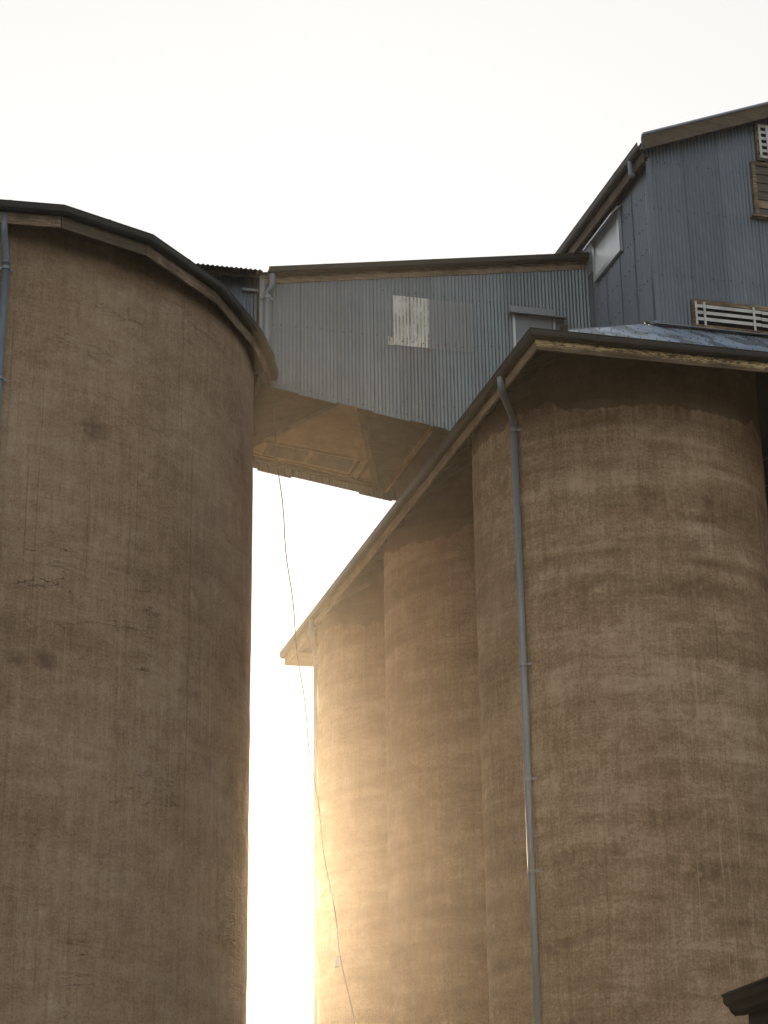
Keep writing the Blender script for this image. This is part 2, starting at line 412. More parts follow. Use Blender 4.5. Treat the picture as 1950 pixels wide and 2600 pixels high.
# narrow infill walls between the touching silos (hidden joints)
for k in range(2):
    ca = SA0+(k+.5)*SPC
    mb = MB(); mb.box((SB0-.3, ca-1.4, 0), (SB0+.3, ca+1.4, 18.9))
    ob = mb.build('infill_wall', M['conc'][k], None, (SB0, ca, 0))
    ob['label'] = ('concrete infill wall between the nearest and the middle right-hand silos', 'concrete infill wall between the middle and the farthest right-hand silos')[k]
    ob['category'] = 'wall'

mb = MB(); mb.box((SB0+1.0, 47.5, 0), (SB1+1.5, 47.9, 19.0)); ob = mb.build('light_block_wall', M['conc'][1], None, (20.3, 47.7, 0))  # added wall: stops a strip of light showing between the silo rows
ob['label'] = 'concrete wall added to block light through the gap behind the nearest silo'; ob['category'] = 'wall'
R = Thing('hipped_roof', 'corrugated steel hipped roof with flaking timber eaves over the row of right-hand silos', 'roof', (20.3, 46.2, EZ))
T0 = 18.34
ns = (0, -sin(radians(32)), cos(radians(32)))
cs, sn = cos(radians(32)), sin(radians(32))
def slope_sheet(O, U, V, Nn, L, run, seed, left_stop=None):
    mb = MB(); vm = run/cs
    lo = lambda u: -.10
    hi = lambda u: max(-.05, min(vm, u/cs, (L-u)/cs))
    corr(mb, O, U, V, Nn, 0, L, lo, hi, screws=(.25, 1.35, 2.45, 3.55, 4.5), seed=seed, nv=4, step=6)
    return mb
LB, LA = EB1-EB0+.1, EA1-EA0+.1
R.part('roof_sheet', slope_sheet((EB0-.05, EA0-.05, T0), (1,0,0), (0,cs,sn), (0,-sn,cs), LB, 4.24, 1), [M['roof_steel'], M['screw']])
R.part('roof_sheet', slope_sheet((EB0-.05, EA1+.05, T0), (0,-1,0), (cs,0,sn), (-sn,0,cs), LA, 4.72, 2), [M['roof_steel'], M['screw']])
R.part('roof_sheet', slope_sheet((EB1+.05, EA0-.05, T0), (0,1,0), (-cs,0,sn), (sn,0,cs), LA, 4.72, 3), [M['roof_steel'], M['screw']])
R.part('roof_sheet', slope_sheet((EB1+.05, EA1+.05, T0), (-1,0,0), (0,-cs,sn), (0,sn,cs), LB, 4.24, 4), [M['roof_steel'], M['screw']])
for (O, U, V, Nn, L, run, key) in (((EB0-.02, EA0-.02, T0-.035), (1,0,0), (0,cs,sn), (0,-sn,cs), LB-.06, 4.2, 0), ((EB0-.02, EA1+.02, T0-.035), (0,-1,0), (cs,0,sn), (-sn,0,cs), LA-.06, 4.68, 1), ((EB1+.02, EA0-.02, T0-.035), (0,1,0), (-cs,0,sn), (sn,0,cs), LA-.06, 4.68, 2), ((EB1+.02, EA1+.02, T0-.035), (-1,0,0), (0,-cs,sn), (0,sn,cs), LB-.06, 4.2, 3)):
    O, U, V = Vector(O), Vector(U), Vector(V); mb = MB(); vm = run/cs
    P = [O+V*.03, O+U*L+V*.03, O+U*(L-run)+V*vm, O+U*run+V*vm]; mb.hexa([p-Vector((0,0,.02)) for p in P], P); R.part('shade_lining', mb, M['rafter'])  # near-black lining added so the eaves underside falls into deep shade
hp = MB()
for (b, a, sb, sa) in ((EB0-.05, EA0-.05, 1, 1), (EB0-.05, EA1+.05, 1, -1), (EB1+.05, EA0-.05, -1, 1)):
    p, q = Vector((b+sb*.1, a+sa*.1, T0+.07)), Vector((b+sb*4.6, a+sa*4.6, T0+.03+4.5*RP)); hp.tube([p, q], .03, 8)
R.part('hip_capping', hp, M['flash'])
FH, FT = .30, .045
def fascia(t, p, q, h0, h1, n, mat, name='fascia_board', label=None, th=FT):
    p, q, n = Vector(p), Vector(q), Vector(n); mb = MB()
    mb.hexa([p+Vector((0,0,h0)), q+Vector((0,0,h0)), q+n*-th+Vector((0,0,h0)), p+n*-th+Vector((0,0,h0))],
            [p+Vector((0,0,h1)), q+Vector((0,0,h1)), q+n*-th+Vector((0,0,h1)), p+n*-th+Vector((0,0,h1))])
    d = (q-p).normalized(); L = (q-p).length
    if L < 6:
        for e in (.10, .17, L-.10, L-.17):
            for hz_ in (h0+.08, h0+.19):
                c = p+d*e+Vector((0,0,hz_))+n*.003; r_ = .013
                mb.poly([c+d*(r_*cos(k*pi/3))+Vector((0,0,r_*sin(k*pi/3))) for k in range(6)], 1)
    return t.part(name, mb, [mat, M['screw']], label=label)
o = Vector((0,0,EZ))
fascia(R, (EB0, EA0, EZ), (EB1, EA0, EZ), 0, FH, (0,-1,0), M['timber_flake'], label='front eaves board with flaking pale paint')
fascia(R, (EB0, EA0+FT, EZ), (EB0, EA1-FT, EZ), 0, FH, (-1,0,0), M['timber_pale'], label='long side eaves board in paler timber')
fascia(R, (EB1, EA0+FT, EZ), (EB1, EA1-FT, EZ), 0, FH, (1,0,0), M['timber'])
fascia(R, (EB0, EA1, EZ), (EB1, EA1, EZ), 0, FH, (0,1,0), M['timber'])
gz = EZ+.24
gutter(R, [(EB1, EA1, gz), (EB1, EA0, gz), (EB0, EA0, gz), (EB0, EA1, gz)][::-1] and [(EB0, EA1, gz), (EB0, EA0, gz), (EB1, EA0, gz), (EB1, EA1, gz)])
# rafters under the open eaves
def rafter(t, p, q, w=.06, h=.16, mat=None): 
    mb = MB(); mb.beam(p, q, w, h); return t.part('rafter', mb, mat or M['rafter'])
a = EA0+.5
while a < EA1-.3:
    run = min(3.2, a-EA0+.2, EA1-a+.2); rafter(R, (EB0+.05, a, EZ+.16), (EB0+run, a, EZ+.16+(run-.05)*RP)); a += 1.15
b = EB0+.6
while b < EB1-.3:
    run = min(3.2, b-EB0+.2, EB1-b+.2); rafter(R, (b, EA0+.05, EZ+.16), (b, EA0+run, EZ+.16+(run-.05)*RP)); b += 1.15
# soffit lining at the far end and wall plates
mb = MB(); mb.box((EB0+.06, EA1-1.5, EZ+.02), (EB0+4.2, EA1-.06, EZ+.05)); R.part('soffit_panel', mb, M['soffit'])
mb = MB(); mb.beam((EB0+.9, EA0+.6, 18.86), (EB0+.9, EA1-.8, 18.86), .12, .16); R.part('wall_plate', mb, M['rafter'])

def az_el(p): return atan2(p.x, p.y)
def world_to_block(v): return (v.x*cos(ANG)+v.y*sin(ANG), -v.x*sin(ANG)+v.y*cos(ANG))
def on_cyl(az_deg, cb, ca, r):
    """block (b,a) of the near hit of a bearing with a silo's circle"""
    c = WP(cb, ca); d = Vector((sin(radians(az_deg)), cos(radians(az_deg)))); cc = Vector((c.x, c.y))
    B = d.dot(cc); D = B*B-(cc.dot(cc)-r*r); t = B-sqrt(max(D, 0)); p = d*t
    return world_to_block(Vector((p.x, p.y, 0)))
def clip(t, parent, x, y, z, cb, ca, r=.085):
    mb = MB(); mb.tube([(x, y, z-.03), (x, y, z+.03)], r+.012, 14)
    d = Vector((cb-x, ca-y, 0)).normalized(); s_ = Vector((-d.y, d.x, 0))
    for q in (-1, 1):
        p0 = Vector((x, y, z))+s_*q*r; p1 = Vector((x, y, z))+s_*q*(r+.10)+d*.06
        mb.beam(p0, p1, .01, .05)
    return t.part('pipe_clip', mb, M['flash'], parent=parent)
# near downpipe
px, py = on_cyl(4.33, SB0, SA0, SR+.13)
mb = MB(); ox, oy = EB0-.09, 35.5
mb.tube([(ox, oy, EZ+.24), (ox, oy, EZ+.04), (ox+.02, oy+.04, EZ-.03), (ox+(px-ox)*.5, oy+(py-oy)*.5, EZ-.13), (px-.02, py-.05, EZ-.22), (px, py, EZ-.32)], .085, 16)
mb.tube([(px, py, EZ-.28), (px, py, .05)], .078, 16); mb.tube([(px, py, EZ-.38), (px, py, EZ-.28)], .092, 16)
dp = R.part('downpipe', mb, M['pipe'], smooth=True, label='near grey downpipe running down the nearest right-hand silo')
for z in (17.5, 12.10, 9.62, 7.7, 3.8): clip(R, dp, px, py, z, SB0, SA0)
# far downpipe
px, py = on_cyl(-2.20, SB0, SA0+2*SPC, SR-.02) if False else world_to_block(Vector((sin(radians(-2.235)), cos(radians(-2.235)), 0))*56.2)
mb = MB(); ox, oy = EB0-.09, 54.4
mb.tube([(ox, oy, EZ+.22), (ox, oy, EZ-.25), (ox+.03, oy+.04, EZ-.36), (px-.03, py-.04, EZ-.66), (px, py, EZ-.78)], .085, 16)
mb.tube([(px, py, EZ-.74), (px, py, .05)], .068, 16)
dp = R.part('downpipe', mb, M['pipe'], smooth=True, label='far downpipe edging the bright gap')
for z in (16.9, 12.2, 7.6): clip(R, dp, px, py, z, SB0, SA0+2*SPC)

# ---------------------------------------------------------------- headhouse on the silo roof
HB0, HB1, HA0, HA1 = 16.88, 23.72, 37.52, 54.8
HR = (HB0+HB1)/2; HS = .405
H = Thing('headhouse', 'tall blue-grey corrugated headhouse with white louvres standing on the hipped roof', 'building', (HR, HA0, 20.5))
gab = lambda b: 25.78+HS*(min(b, 2*HR-b)-HB0)
ftop = lambda u: gab(HB0+u)-.02
def lo_front(u):
    b = HB0+u
    return roof_z(b, HA0)+.05 if not (17.83 < b < 22.4) else 20.98
mb = MB(); corr(mb, (HB0, HA0, 0), (1,0,0), (0,0,1), (0,-1,0), 0, HB1-HB0, lambda u: 20.99, ftop,
    screws=(22.9-.55, 24.15, 25.45, 26.7), seed=11, nv=7)
H.part('wall', mb, [M['head_steel'], M['screw']], label='front gable wall of corrugated steel')
mb = MB(); corr(mb, (HB0, HA1, 0), (0,-1,0), (0,0,1), (-1,0,0), 0, HA1-HA0, lambda u: roof_z(HB0, HA1-u)-.1 if HA1-u > 42.5 else min(21.36, 20.96+RP*(HA1-u-HA0)+.0)+.0, lambda u: 25.75,
    screws=(22.3, 23.1, 23.75, 24.6, 25.4), seed=12, nv=7)
H.part('wall', mb, [M['head_steel'], M['screw']], label='side wall above the link gallery')
mb = MB(); mb.box((HB1-.03, HA0+.03, 20.5), (HB1, HA1, 25.75)); H.part('wall', mb, M['head_steel'])
mb = MB(); mb.poly([(HB0, HA1, 20.5), (HB1, HA1, 20.5), (HB1, HA1, 25.75), (HR, HA1, gab(HR)), (HB0, HA1, 25.75)]); H.part('wall', mb, M['head_steel'])
# roof slopes
rc = cos(math.atan(HS)); rs = sin(math.atan(HS))
for sgn in (1, -1):
    b0 = HR-sgn*(HR-16.62); mb = MB(); L = HA1-HA0+.65
    corr(mb, (b0, HA0-.33, 25.72), (0,1,0), (sgn*rc,0,rs), (-sgn*rs,0,rc), 0, L, lambda u: 0, lambda u: (HR-16.62)/rc, seed=13, nv=3, step=6)
    H.part('roof_sheet', mb, [M['roof_steel'], M['screw']])
def rake(t, p, q, h, th, n, mat, name, **k):
    p, q, n = Vector(p), Vector(q), Vector(n); z = Vector((0,0,h)); mb = MB()
    mb.hexa([p, q, q-n*th, p-n*th], [p+z, q+z, q-n*th+z, p-n*th+z]); return t.part(name, mb, mat, **k)
zb = lambda b: 25.575+HS*(b-16.72)
rake(H, (16.66, 37.18, 25.55), (HR, 37.18, zb(HR)), .36, .05, (0,-1,0), M['timber_dark'], 'barge_board')
rake(H, (2*HR-16.72, 37.18, 25.575), (HR+.004, 37.18, zb(HR)), .36, .05, (0,-1,0), M['timber_dark'], 'barge_board')
rake(H, (16.68, 37.13, 25.95), (HR, 37.13, zb(HR)+.375), .05, .12, (0,-1,0), M['flash'], 'barge_capping')
mb = MB(); mb.box((16.66, 37.24, 25.22), (16.71, HA1, 25.50)); H.part('fascia_board', mb, M['timber_dark'])
mb = MB(); mb.box((16.715, 37.24, 25.42), (HB0-.02, HA1, 25.45)); H.part('soffit_panel', mb, M['timber_dark'])
gutter(H, [(16.655, HA1, 25.50), (16.655, 37.10, 25.50)], s=1.0)
mb = MB(); mb.tube([(16.56, 37.75, 25.52), (16.56, 37.75, 25.18), (16.60, 37.72, 25.08)], .065, 14); H.part('gutter_outlet', mb, M['pipe'], smooth=True)
# corner flashing
mb = MB(); mb.box((HB0-.018, HA0-.02, 20.93), (HB0+.10, HA0-.014, 25.62)); mb.box((HB0-.02, HA0-.02, 20.93), (HB0-.014, HA0+.13, 25.62)); H.part('corner_flashing', mb, M['head_steel'])
# roof-to-wall flashing
mb = MB(); mb.beam((HB0-.1, HA0-.06, 20.97), (HB1, HA0-.06, 20.97), .10, .015); H.part('apron_flashing', mb, M['flash'])
mb = MB(); mb.beam((HB0-.05, HA0-.05, 21.03), (HB0-.05, 41.7, 21.42), .08, .05); H.part('apron_flashing', mb, M['flash'])
# smooth plain sheet high on the side wall
mb = MB(); mb.box((HB0-.022, 41.15, 24.3), (HB0-.016, 45.6, 25.6)); H.part('plain_sheet', mb, M['grey_patch'])
# side window
def window_side(t):
    a0, a1, z0, z1 = 39.25, 41.10, 23.85, 25.12; x = HB0-.05
    f = MB()
    f.box((x-.05, a0, z0), (x+.035, a0+.11, z1)); f.box((x-.05, a1-.11, z0), (x+.035, a1, z1))
    f.box((x-.05, a0+.11, z0), (x+.035, a1-.11, z0+.13)); f.box((x-.05, a0+.11, z1-.11), (x+.035, a1-.11, z1))
    fr = t.part('window', f, M['galv'], label='galvanised-framed pale side window')
    p = MB(); p.box((x-.012, a0+.10, z0+.12), (x, a1-.10, z1-.10)); t.part('pane', p, M['pane'], parent=fr)
    h = MB()
    h.hexa([(x-.26, a0-.1, z1-.30), (x-.26, a1+.12, z1-.30), (x+.02, a1+.12, z1-.04), (x+.02, a0-.1, z1-.04)],
           [(x-.26, a0-.1, z1-.26), (x-.26, a1+.12, z1-.26), (x+.02, a1+.12, z1+.0), (x+.02, a0-.1, z1+.0)])
    t.part('window_hood', h, M['galv'], parent=fr)
window_side(H)
# long louvre at the foot of the front wall
y = HA0-.03; b0, b1, z0, z1 = 17.80, 22.8, 20.99, 21.74
f = MB(); f.box((b0, y-.05, z0), (b0+.07, y+.03, z1)); f.box((b1-.07, y-.05, z0), (b1, y+.03, z1)); f.box((b0+.07, y-.05, z1-.12), (b1-.07, y+.03, z1)); f.box((b0+.07, y-.04, z0), (b1-.07, y+.03, z0+.08))
lv = H.part('louvre', f, M['timber'], label='long low louvre with white slats and timber surround')
bk = MB(); bk.box((b0+.06, y-.018, z0+.07), (b1-.06, y-.014, z1-.11)); H.part('dark_backing', bk, M['shed_dark'], parent=lv)
for i in range(3):
    z = z0+.16+i*.17
    brk = 19.58+random.uniform(-.02, .02)
    for (u0, u1, dz) in ((b0+.08, brk-.012, 0), (brk+.012, b1-.08, -.012)):
        mb = MB(); mb.hexa([(u0, y-.10, z+dz), (u1, y-.10, z+dz), (u1, y-.02, z+.10+dz), (u0, y-.02, z+.10+dz)], [(u0, y-.10, z+.075+dz), (u1, y-.10, z+.075+dz), (u1, y-.02, z+.13+dz), (u0, y-.02, z+.13+dz)])
        H.part('slat', mb, M['louvre'], parent=lv)
for b in (17.86, 18.08, 19.38, 19.80, 21.1, 21.55, 22.7):
    mb = MB(); mb.box((b-.026, y-.125, z0+.03), (b+.026, y-.103, z1-.10)); H.part('batten', mb, M['louvre'], parent=lv)
# small square vent high in the gable
b0, b1, z0, z1 = 19.96, 20.86, 25.90, 26.86
f = MB(); f.box((b0-.05, y-.045, z0-.05), (b0, y+.03, z1+.05)); f.box((b1, y-.045, z0-.05), (b1+.05, y+.03, z1+.05)); f.box((b0, y-.045, z1), (b1, y+.03, z1+.06)); f.box((b0, y-.045, z0-.05), (b1, y+.03, z0))
vt = H.part('vent', f, M['timber'], label='small white lattice vent high in the gable')
bk = MB(); bk.box((b0, y-.018, z0), (b1, y-.014, z1)); H.part('dark_backing', bk, M['shed_dark'], parent=vt)
for i in range(6):
    z = z0+.01+i*(z1-z0-.07)/5
    mb = MB(); mb.box((b0, y-.075, z), (b1, y-.045, z+.075)); H.part('slat', mb, M['louvre'], parent=vt)
for i in range(5):
    b = b0+.03+i*(b1-b0-.06)/4
    mb = MB(); mb.box((b-.03, y-.10, z0), (b+.03, y-.077, z1)); H.part('batten', mb, M['louvre'], parent=vt)
# boarded window beneath the vent
b0, b1, z0, z1 = 19.70, 20.98, 24.24, 25.78
f = MB(); f.box((b0, y-.07, z0), (b0+.10, y+.03, z1)); f.box((b1-.10, y-.07, z0), (b1, y+.03, z1)); f.box((b0+.10, y-.07, z1-.10), (b1-.10, y+.03, z1)); f.box((b0-.12, y-.13, z0-.05), (b1+.12, y+.03, z0-.002))
bw = H.part('window', f, M['timber'], label='timber-framed window closed with dark boards')
nb = 6; hh = (z1-.10-z0)/nb
for i in range(nb):
    mb = MB(); mb.hexa([(b0+.10, y-.05, z0+i*hh), (b1-.10, y-.05, z0+i*hh), (b1-.10, y-.02, z0+i*hh), (b0+.10, y-.02, z0+i*hh)], [(b0+.10, y-.025, z0+(i+1)*hh-.008), (b1-.10, y-.025, z0+(i+1)*hh-.008), (b1-.10, y-.005, z0+(i+1)*hh-.008), (b0+.10, y-.005, z0+(i+1)*hh-.008)])
    H.part('board', mb, M['timber_pale'] if i == 1 else M['shutter'], parent=bw)

# ---------------------------------------------------------------- link gallery between the headhouses
LA0, LA1, LB0 = 41.75, 47.05, 8.06
G = Thing('link_gallery', 'blue-grey corrugated conveyor gallery bridging the gap between the silos', 'building', (12.5, 44.4, 19.6))
bot = lambda b: 20.30-.158*(b-8.44)
top = lambda b: 23.40+.167*(b-8.216)
mb = MB()
def glo(u):
    b = LB0+u; return max(bot(b), roof_z(b, LA0)-.05 if b > 12.4 else 0) - (.035 if int(u/(PITCH*10)) % 2 else 0)
corr(mb, (LB0, LA0, 0), (1,0,0), (0,0,1), (0,-1,0), 0, HB0-LB0, glo, lambda u: top(LB0+u),
     screws=(lambda u: 22.02, lambda u: bot(LB0+u)+.13, lambda u: 23.30 if u > 3.0 else 99, lambda u: 20.22 if u > 3.5 else 99), seed=21, nv=7)
gw = G.part('wall', mb, [M['wall_steel'], M['screw']], label='long front wall with one white patch')
mb = MB(); corr(mb, (LB0, LA1, 0), (1,0,0), (0,0,1), (0,1,0), 0, HB0-LB0, lambda u: bot(LB0+u)-(.05 if int(u/(PITCH*10)) % 3 == 1 else 0) if LB0+u < 13.6 else roof_z(LB0+u, LA1), lambda u: top(LB0+u), seed=22, nv=4)
G.part('wall', mb, [M['wall_steel'], M['screw']])
mb = MB(); corr(mb, (LB0, LA1, 0), (0,-1,0), (0,0,1), (-1,0,0), 0, LA1-LA0, lambda u: 20.3, lambda u: 23.3, seed=23, nv=4)
G.part('wall', mb, [M['wall_steel'], M['screw']])
gc = cos(math.atan(.167)); gs = sin(math.atan(.167))
mb = MB(); corr(mb, (LB0-.14, LA0-.10, top(LB0-.14)+.03), (0,1,0), (gc,0,gs), (-gs,0,gc), 0, LA1-LA0+.25, lambda u: 0, lambda u: (HB0-LB0+.12)/gc, seed=24, nv=3, step=6)
G.part('roof_sheet', mb, [M['roof_steel'], M['screw']])
rake(G, (LB0-.02, LA0-.025, top(LB0)-.27), (16.82, LA0-.025, top(16.82)-.27), .22, .05, (0,-1,0), M['timber_pale'], 'fascia_board')
rake(G, (LB0-.02, LA0-.032, top(LB0)-.13), (16.82, LA0-.032, top(16.82)-.13), .09, .004, (0,-1,0), M['timber'], 'fascia_strip')
gutter(G, [(8.20, LA0-.08, top(8.20)-.055), (16.86, LA0-.08, top(16.86)-.055)])
mb = MB(); mb.box((LB0-.05, LA0-.03, 20.5), (LB0+.07, LA0+.10, 23.35)); G.part('corner_flashing', mb, M['flash'])
# white and grey repair sheets
def patch(b0, b1, z0, z1, mat, off, nm, seed, ph=0, lab=None, pitch=PITCH, amp=AMP*1.1):
    mb = MB(); corr(mb, (b0, LA0-off, 0), (1,0,0), (0,0,1), (0,-1,0), 0, b1-b0, lambda u: z0, lambda u: z1, seed=seed, nv=4, phase=ph, pitch=pitch, amp=amp, screws=(z0+.12,))
    return G.part(nm, mb, [mat, M['screw']], label=lab)
patch(11.49, 12.44, 21.79, 23.19, M['white_patch'], .022, 'repair_sheet', 31, lab='mossy white corrugated repair sheet')
patch(11.345, 11.485, 21.775, 22.02, M['white_patch'], .020, 'repair_sheet', 32)
patch(12.445, 13.63, 21.79, 23.18, M['grey_patch'], .016, 'repair_sheet', 33, lab='dull grey corrugated repair sheet')
# gallery window
f = MB(); b0, b1, z0, z1 = 14.66, 15.86, 21.5, 23.20; y = LA0-.03
f.box((b0+.03, y-.06, z0), (b0+.10, y+.02, z1)); f.box((b1-.05, y-.06, z0), (b1, y+.02, z1)); f.box((b0+.10, y-.06, z1-.07), (b1-.09, y+.02, z1))
wd = G.part('window', f, M['galv'], label='hooded window half hidden by the hipped roof')
p = MB(); p.box((b0+.10, y-.03, z0), (b1-.08, y-.02, z1-.06)); G.part('pane', p, M['grey_patch'], parent=wd)
h = MB(); h.hexa([(b0-.06, y-.25, z1-.26), (b1+.3, y-.25, z1-.26), (b1+.3, y+.01, z1-.20), (b0-.06, y+.01, z1-.20)], [(b0-.06, y-.25, z1-.24), (b1+.3, y-.25, z1-.24), (b1+.3, y+.01, z1-.18), (b0-.06, y+.01, z1-.18)])
h.box((b0-.02, y-.07, z1-.24), (b1+.02, y-.062, z1+.02)); G.part('window_hood', h, M['flash'], parent=wd)
# floor seen from below
zf = lambda b: bot(b)+.27
mb = MB(); mb.hexa([(7.2, LA0+.03, zf(7.2)), (HB0, LA0+.03, zf(HB0)), (HB0, LA1-.03, zf(HB0)), (7.2, LA1-.03, zf(7.2))], [(7.2, LA0+.03, zf(7.2)+.06), (HB0, LA0+.03, zf(HB0)+.06), (HB0, LA1-.03, zf(HB0)+.06), (7.2, LA1-.03, zf(7.2)+.06)])
G.part('floor', mb, M['soffit'], label='dusty brown underside of the gallery')
def under(name, b0, a0, b1, a1, w, h, mat, dz=0):
    mb = MB(); mb.beam((b0, a0, zf(b0)-h/2-dz), (b1, a1, zf(b1)-h/2-dz), w, h); return G.part(name, mb, mat)
under('floor_beam', 10.07, 41.85, 8.45, 46.2, .16, .22, M['timber_dark'])
under('floor_beam', 10.62, 41.85, 12.36, 46.9, .15, .24, M['soffit'])
under('floor_beam', 12.62, 42.3, 12.60, 46.95, .08, .16, M['soffit_pale'])
under('floor_beam', 14.4, 41.85, 14.4, 46.95, .07, .10, M['soffit_pale'])
under('floor_beam', 8.95, 45.55, 11.55, 45.28, .05, .11, M['soffit_pale'])
under('floor_beam', 11.45, 45.30, 11.52, 46.5, .07, .12, M['soffit'])
under('floor_beam', 11.75, 45.30, 11.72, 46.5, .05, .12, M['soffit'])
under('floor_beam', 15.6, 41.85, 15.6, 46.95, .07, .10, M['soffit_pale'])
under('floor_beam', 8.4, 46.80, 12.3, 46.80, .10, .14, M['timber_dark'])
under('floor_beam', 8.4, 46.62, 12.2, 46.62, .06, .08, M['soffit_pale'])
tri = [(10.12, 41.9), (8.50, 46.15), (8.55, 46.55), (12.18, 46.55), (10.55, 41.9)]
mb = MB(); mb.hexa([(b, a, zf(b)-.045) for b, a in tri], [(b, a, zf(b)-.004) for b, a in tri]); G.part('floor_panel', mb, M['soffit_pale'], label='paler triangular floor panel')
for q in ([(9.05, 45.60), (10.16, 45.40), (10.13, 46.35), (9.05, 46.45)], [(10.28, 45.40), (11.35, 45.36), (11.40, 46.3), (10.25, 46.35)]):
    mb = MB(); mb.hexa([(b, a, zf(b)-.075) for b, a in q], [(b, a, zf(b)-.046) for b, a in q]); G.part('access_panel', mb, M['timber_dark'])
# gallery downpipe
mb = MB(); mb.tube([(8.30, LA0-.16, 23.34), (8.30, LA0-.16, 23.10), (8.24, LA0-.12, 22.92), (8.18, LA0-.10, 22.80)], .075, 14); mb.tube([(8.18, LA0-.10, 22.86), (8.18, LA0-.10, 20.4)], .08, 14)
dp = G.part('downpipe', mb, M['pipe'], smooth=True); clip(G, dp, 8.18, LA0-.10, 22.7, 8.18, LA0+2, .08)

# ---------------------------------------------------------------- left headhouse behind the round silo's eaves
K = Thing('left_headhouse', 'blue corrugated house with scalloped roof edge rising behind the big left silo', 'building', (0, 46, 20.5))
K.e.name = 'headhouse'
mb = MB(); corr(mb, (-8, 41.95, 0), (1,0,0), (0,0,1), (0,-1,0), 0, 16.0, lambda u: 20.6, lambda u: 23.55, seed=41, nv=4, screws=(22.2,))
K.part('wall', mb, [M['head_steel'], M['screw']])
mb = MB(); mb.box((-6, 42.0, 20.6), (-5.95, 50, 23.5)); K.part('wall', mb, M['head_steel'])
mb = MB(); mb.box((-8, 50, 20.6), (8.0, 50.05, 24.7)); K.part('wall', mb, M['head_steel'])
pc, ps = cos(radians(9)), sin(radians(9))
mb = MB(); corr(mb, (-8.3, 41.3, 23.27), (1,0,0), (0,pc,ps), (0,-ps,pc), 0, 16.32, lambda u: 0, lambda u: 9.0, seed=42, nv=3, amp=.016, pitch=.12)
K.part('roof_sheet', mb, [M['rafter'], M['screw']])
mb = MB(); mb.box((-8.2, 41.55, 23.16), (7.9, 41.60, 23.27)); K.part('purlin', mb, M['rafter'])
mb = MB(); mb.beam((7.6, 41.86, 22.98), (8.0, 41.86, 22.98), .05, .07); K.part('bracket', mb, M['flash'])

# ---------------------------------------------------------------- big left silo
CB, CA, CR, CW = .3, 42.6, 7.9, 7.62
S = Thing('round_silo', 'huge round concrete silo filling the left side, with faceted timber eaves', 'silo', (CB, CA, 0))
vis = [(2.48, 34.529), (4.355, 35.341), (6.168, 37.217), (7.419, 39.307), (7.993, 40.627), (8.321, 41.694)]
ang0 = atan2(vis[0][1]-CA, vis[0][0]-CB)
left = [(CB+CR*cos(radians(-106-15*k)), CA+CR*sin(radians(-106-15*k))) for k in range(10, 0, -1)]+[(-1.9, 34.95), (.4, 34.66)]
dcut = True
ring = left+vis
a_end = atan2(vis[-1][1]-CA, vis[-1][0]-CB)
a_start = radians(-256)
rest = []; t = a_end; full = (a_start % (2*pi))
nback = 5; span = (full - (a_end % (2*pi))) % (2*pi)
for k in range(1, nback): rest.append((CB+CR*cos(a_end+span*k/nback), CA+CR*sin(a_end+span*k/nback)))
SZ = 20.2
mb = silo_mesh(CB, CA, CW, lambda b, a: 99, 77, nseg=420, z1=20.62, dz=.2, amp=.012)
S.part('wall', mb, M['left_conc'], smooth=True)
apex = (CB, CA, 22.4)
mb = MB(); allv = ring+rest; n = len(allv); ia = mb.vert(apex); iv = [mb.vert((b, a, SZ+.46)) for b, a in allv]; il = [mb.vert((b, a, SZ+.42)) for b, a in allv]
ic = mb.vert((CB, CA, 22.36))
for k in range(n): mb.face((iv[k], iv[(k+1) % n], ia)); mb.face((il[(k+1) % n], il[k], ic)); mb.face((iv[k], il[k], il[(k+1) % n], iv[(k+1) % n]))
S.part('roof', mb, M['rafter'])
for k, ((b0, a0), (b1, a1)) in enumerate(zip(ring, ring[1:])):
    d = Vector((b1-b0, a1-a0, 0)).normalized(); nrm = Vector((d.y, -d.x, 0)); g_ = d*.012
    fascia(S, Vector((b0, a0, SZ))+g_, Vector((b1, a1, SZ))-g_, 0, .36, nrm, M['timber'] if k % 2 else M['timber_dark'] if k % 4 == 0 else M['timber'])
gp = [(b, a, SZ+.275) for b, a in ring]
# gutter runs anticlockwise seen from above, so outward is to the right of travel
gutter(S, gp)
# downpipe at the left
px, py = on_cyl(-12.62, CB, CA, CW+.13)
mb = MB(); ox, oy = px-.10, py-.28
mb.tube([(ox, oy, SZ+.24), (ox, oy, SZ-.05), (px+(ox-px)*.9, py+(oy-py)*.9, SZ-.16), (px, py, SZ-.62), (px, py, SZ-.75)], .075, 16)
mb.tube([(px, py, SZ-.70), (px, py, .05)], .072, 16); mb.tube([(px, py, SZ-.76), (px, py, SZ-.66)], .085, 16)
dp = S.part('downpipe', mb, M['pipe'], smooth=True, label='blue-grey downpipe at the left picture edge')
for z in (19.35, 16.9, 14.4, 11.9, 6.9): clip(S, dp, px, py, z, CB, CA, .075)

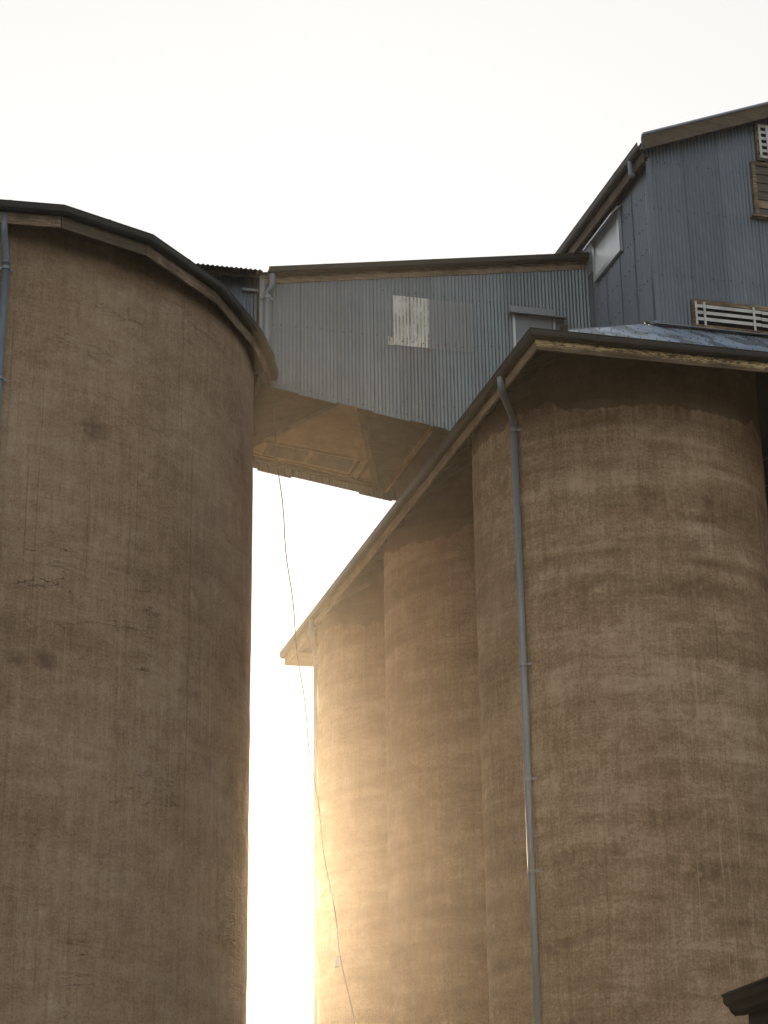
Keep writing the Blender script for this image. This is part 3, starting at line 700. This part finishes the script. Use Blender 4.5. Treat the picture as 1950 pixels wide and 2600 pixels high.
# ---------------------------------------------------------------- slack cable hanging from the eaves
mb = MB(); P0 = Vector((-2.74, 42.3, 20.2)); P1 = Vector((-.58, 30.0, 4.0)); pts = []
for i in range(60):
    t = 1.22*i/59; p = P0.lerp(P1, t) if t <= 1 else P0+(P1-P0)*t
    p.z -= 4*1.25*t*(1-t); p.x += .02*sin(t*40); p.z = max(p.z, .02)
    b, a = world_to_block(p); pts.append((b, a, p.z))
mb.tube(pts, .0115, 6)
cb_ = mb.build('cable', M['cable'], None, pts[-1]); fix_normals(cb_)
cb_['label'] = 'thin slack black cable hanging from the left silo eaves across the bright gap'; cb_['category'] = 'cable'
q = Vector((-.585*1.42, 30.6, 4.72)); b, a = world_to_block(Vector((31.0*sin(radians(-1.60)), 31.0*cos(radians(-1.60)), 0)))
zc = 1.6+31.0*tan(radians(6.36)); mb = MB()
mb.tube([(b, a, zc+.55), (b, a, zc+.10)], .004, 5); mb.tube([(b, a, zc+.11), (b, a, zc+.09), (b, a, zc-.06), (b, a, zc-.07)], [.012, .04, .04, .02], 10)
ho = mb.build('insulator', M['galv'], cb_, pts[-1]); fix_normals(ho)

# ---------------------------------------------------------------- corner of a nearby low shed
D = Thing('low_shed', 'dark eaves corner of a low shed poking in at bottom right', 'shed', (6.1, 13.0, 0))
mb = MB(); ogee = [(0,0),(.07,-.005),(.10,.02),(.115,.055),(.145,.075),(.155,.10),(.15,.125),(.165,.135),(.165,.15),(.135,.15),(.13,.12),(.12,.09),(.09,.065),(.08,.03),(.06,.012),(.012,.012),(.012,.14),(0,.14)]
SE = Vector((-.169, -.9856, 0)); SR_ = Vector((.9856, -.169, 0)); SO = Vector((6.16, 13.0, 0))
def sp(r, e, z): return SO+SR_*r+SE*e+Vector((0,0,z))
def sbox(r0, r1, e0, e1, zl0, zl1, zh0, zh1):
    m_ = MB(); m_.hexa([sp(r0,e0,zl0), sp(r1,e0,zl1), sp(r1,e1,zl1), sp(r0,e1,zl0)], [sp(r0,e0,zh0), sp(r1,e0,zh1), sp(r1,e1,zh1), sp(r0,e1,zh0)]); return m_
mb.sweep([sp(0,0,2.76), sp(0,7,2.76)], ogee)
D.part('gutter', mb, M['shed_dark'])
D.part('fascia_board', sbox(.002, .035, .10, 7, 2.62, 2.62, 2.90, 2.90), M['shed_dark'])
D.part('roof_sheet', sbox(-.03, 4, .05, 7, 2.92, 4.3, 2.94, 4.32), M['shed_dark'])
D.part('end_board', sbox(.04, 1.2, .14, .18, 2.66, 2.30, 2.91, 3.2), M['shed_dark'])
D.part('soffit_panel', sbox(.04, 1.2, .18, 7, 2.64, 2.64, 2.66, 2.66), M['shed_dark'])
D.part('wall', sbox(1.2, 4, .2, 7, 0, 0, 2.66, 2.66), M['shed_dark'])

# ---------------------------------------------------------------- scattering volume added to imitate the lens glare beside the sun
hz = MB(); hz.box((-160,-60,-1), (160,240,30))
ho = hz.build('glare_haze', [], local=True); ho['kind'] = 'stuff'; fix_normals(ho)
m = bpy.data.materials.new('glare_haze'); m.use_nodes = True; nt = m.node_tree; nt.nodes.clear()
out = nt.nodes.new('ShaderNodeOutputMaterial'); pv = nt.nodes.new('ShaderNodeVolumePrincipled')
pv.inputs['Color'].default_value = (1.0, .93, .82, 1); pv.inputs['Density'].default_value = .00044; pv.inputs['Anisotropy'].default_value = .89
nt.links.new(pv.outputs[0], out.inputs['Volume']); ho.data.materials.append(m)
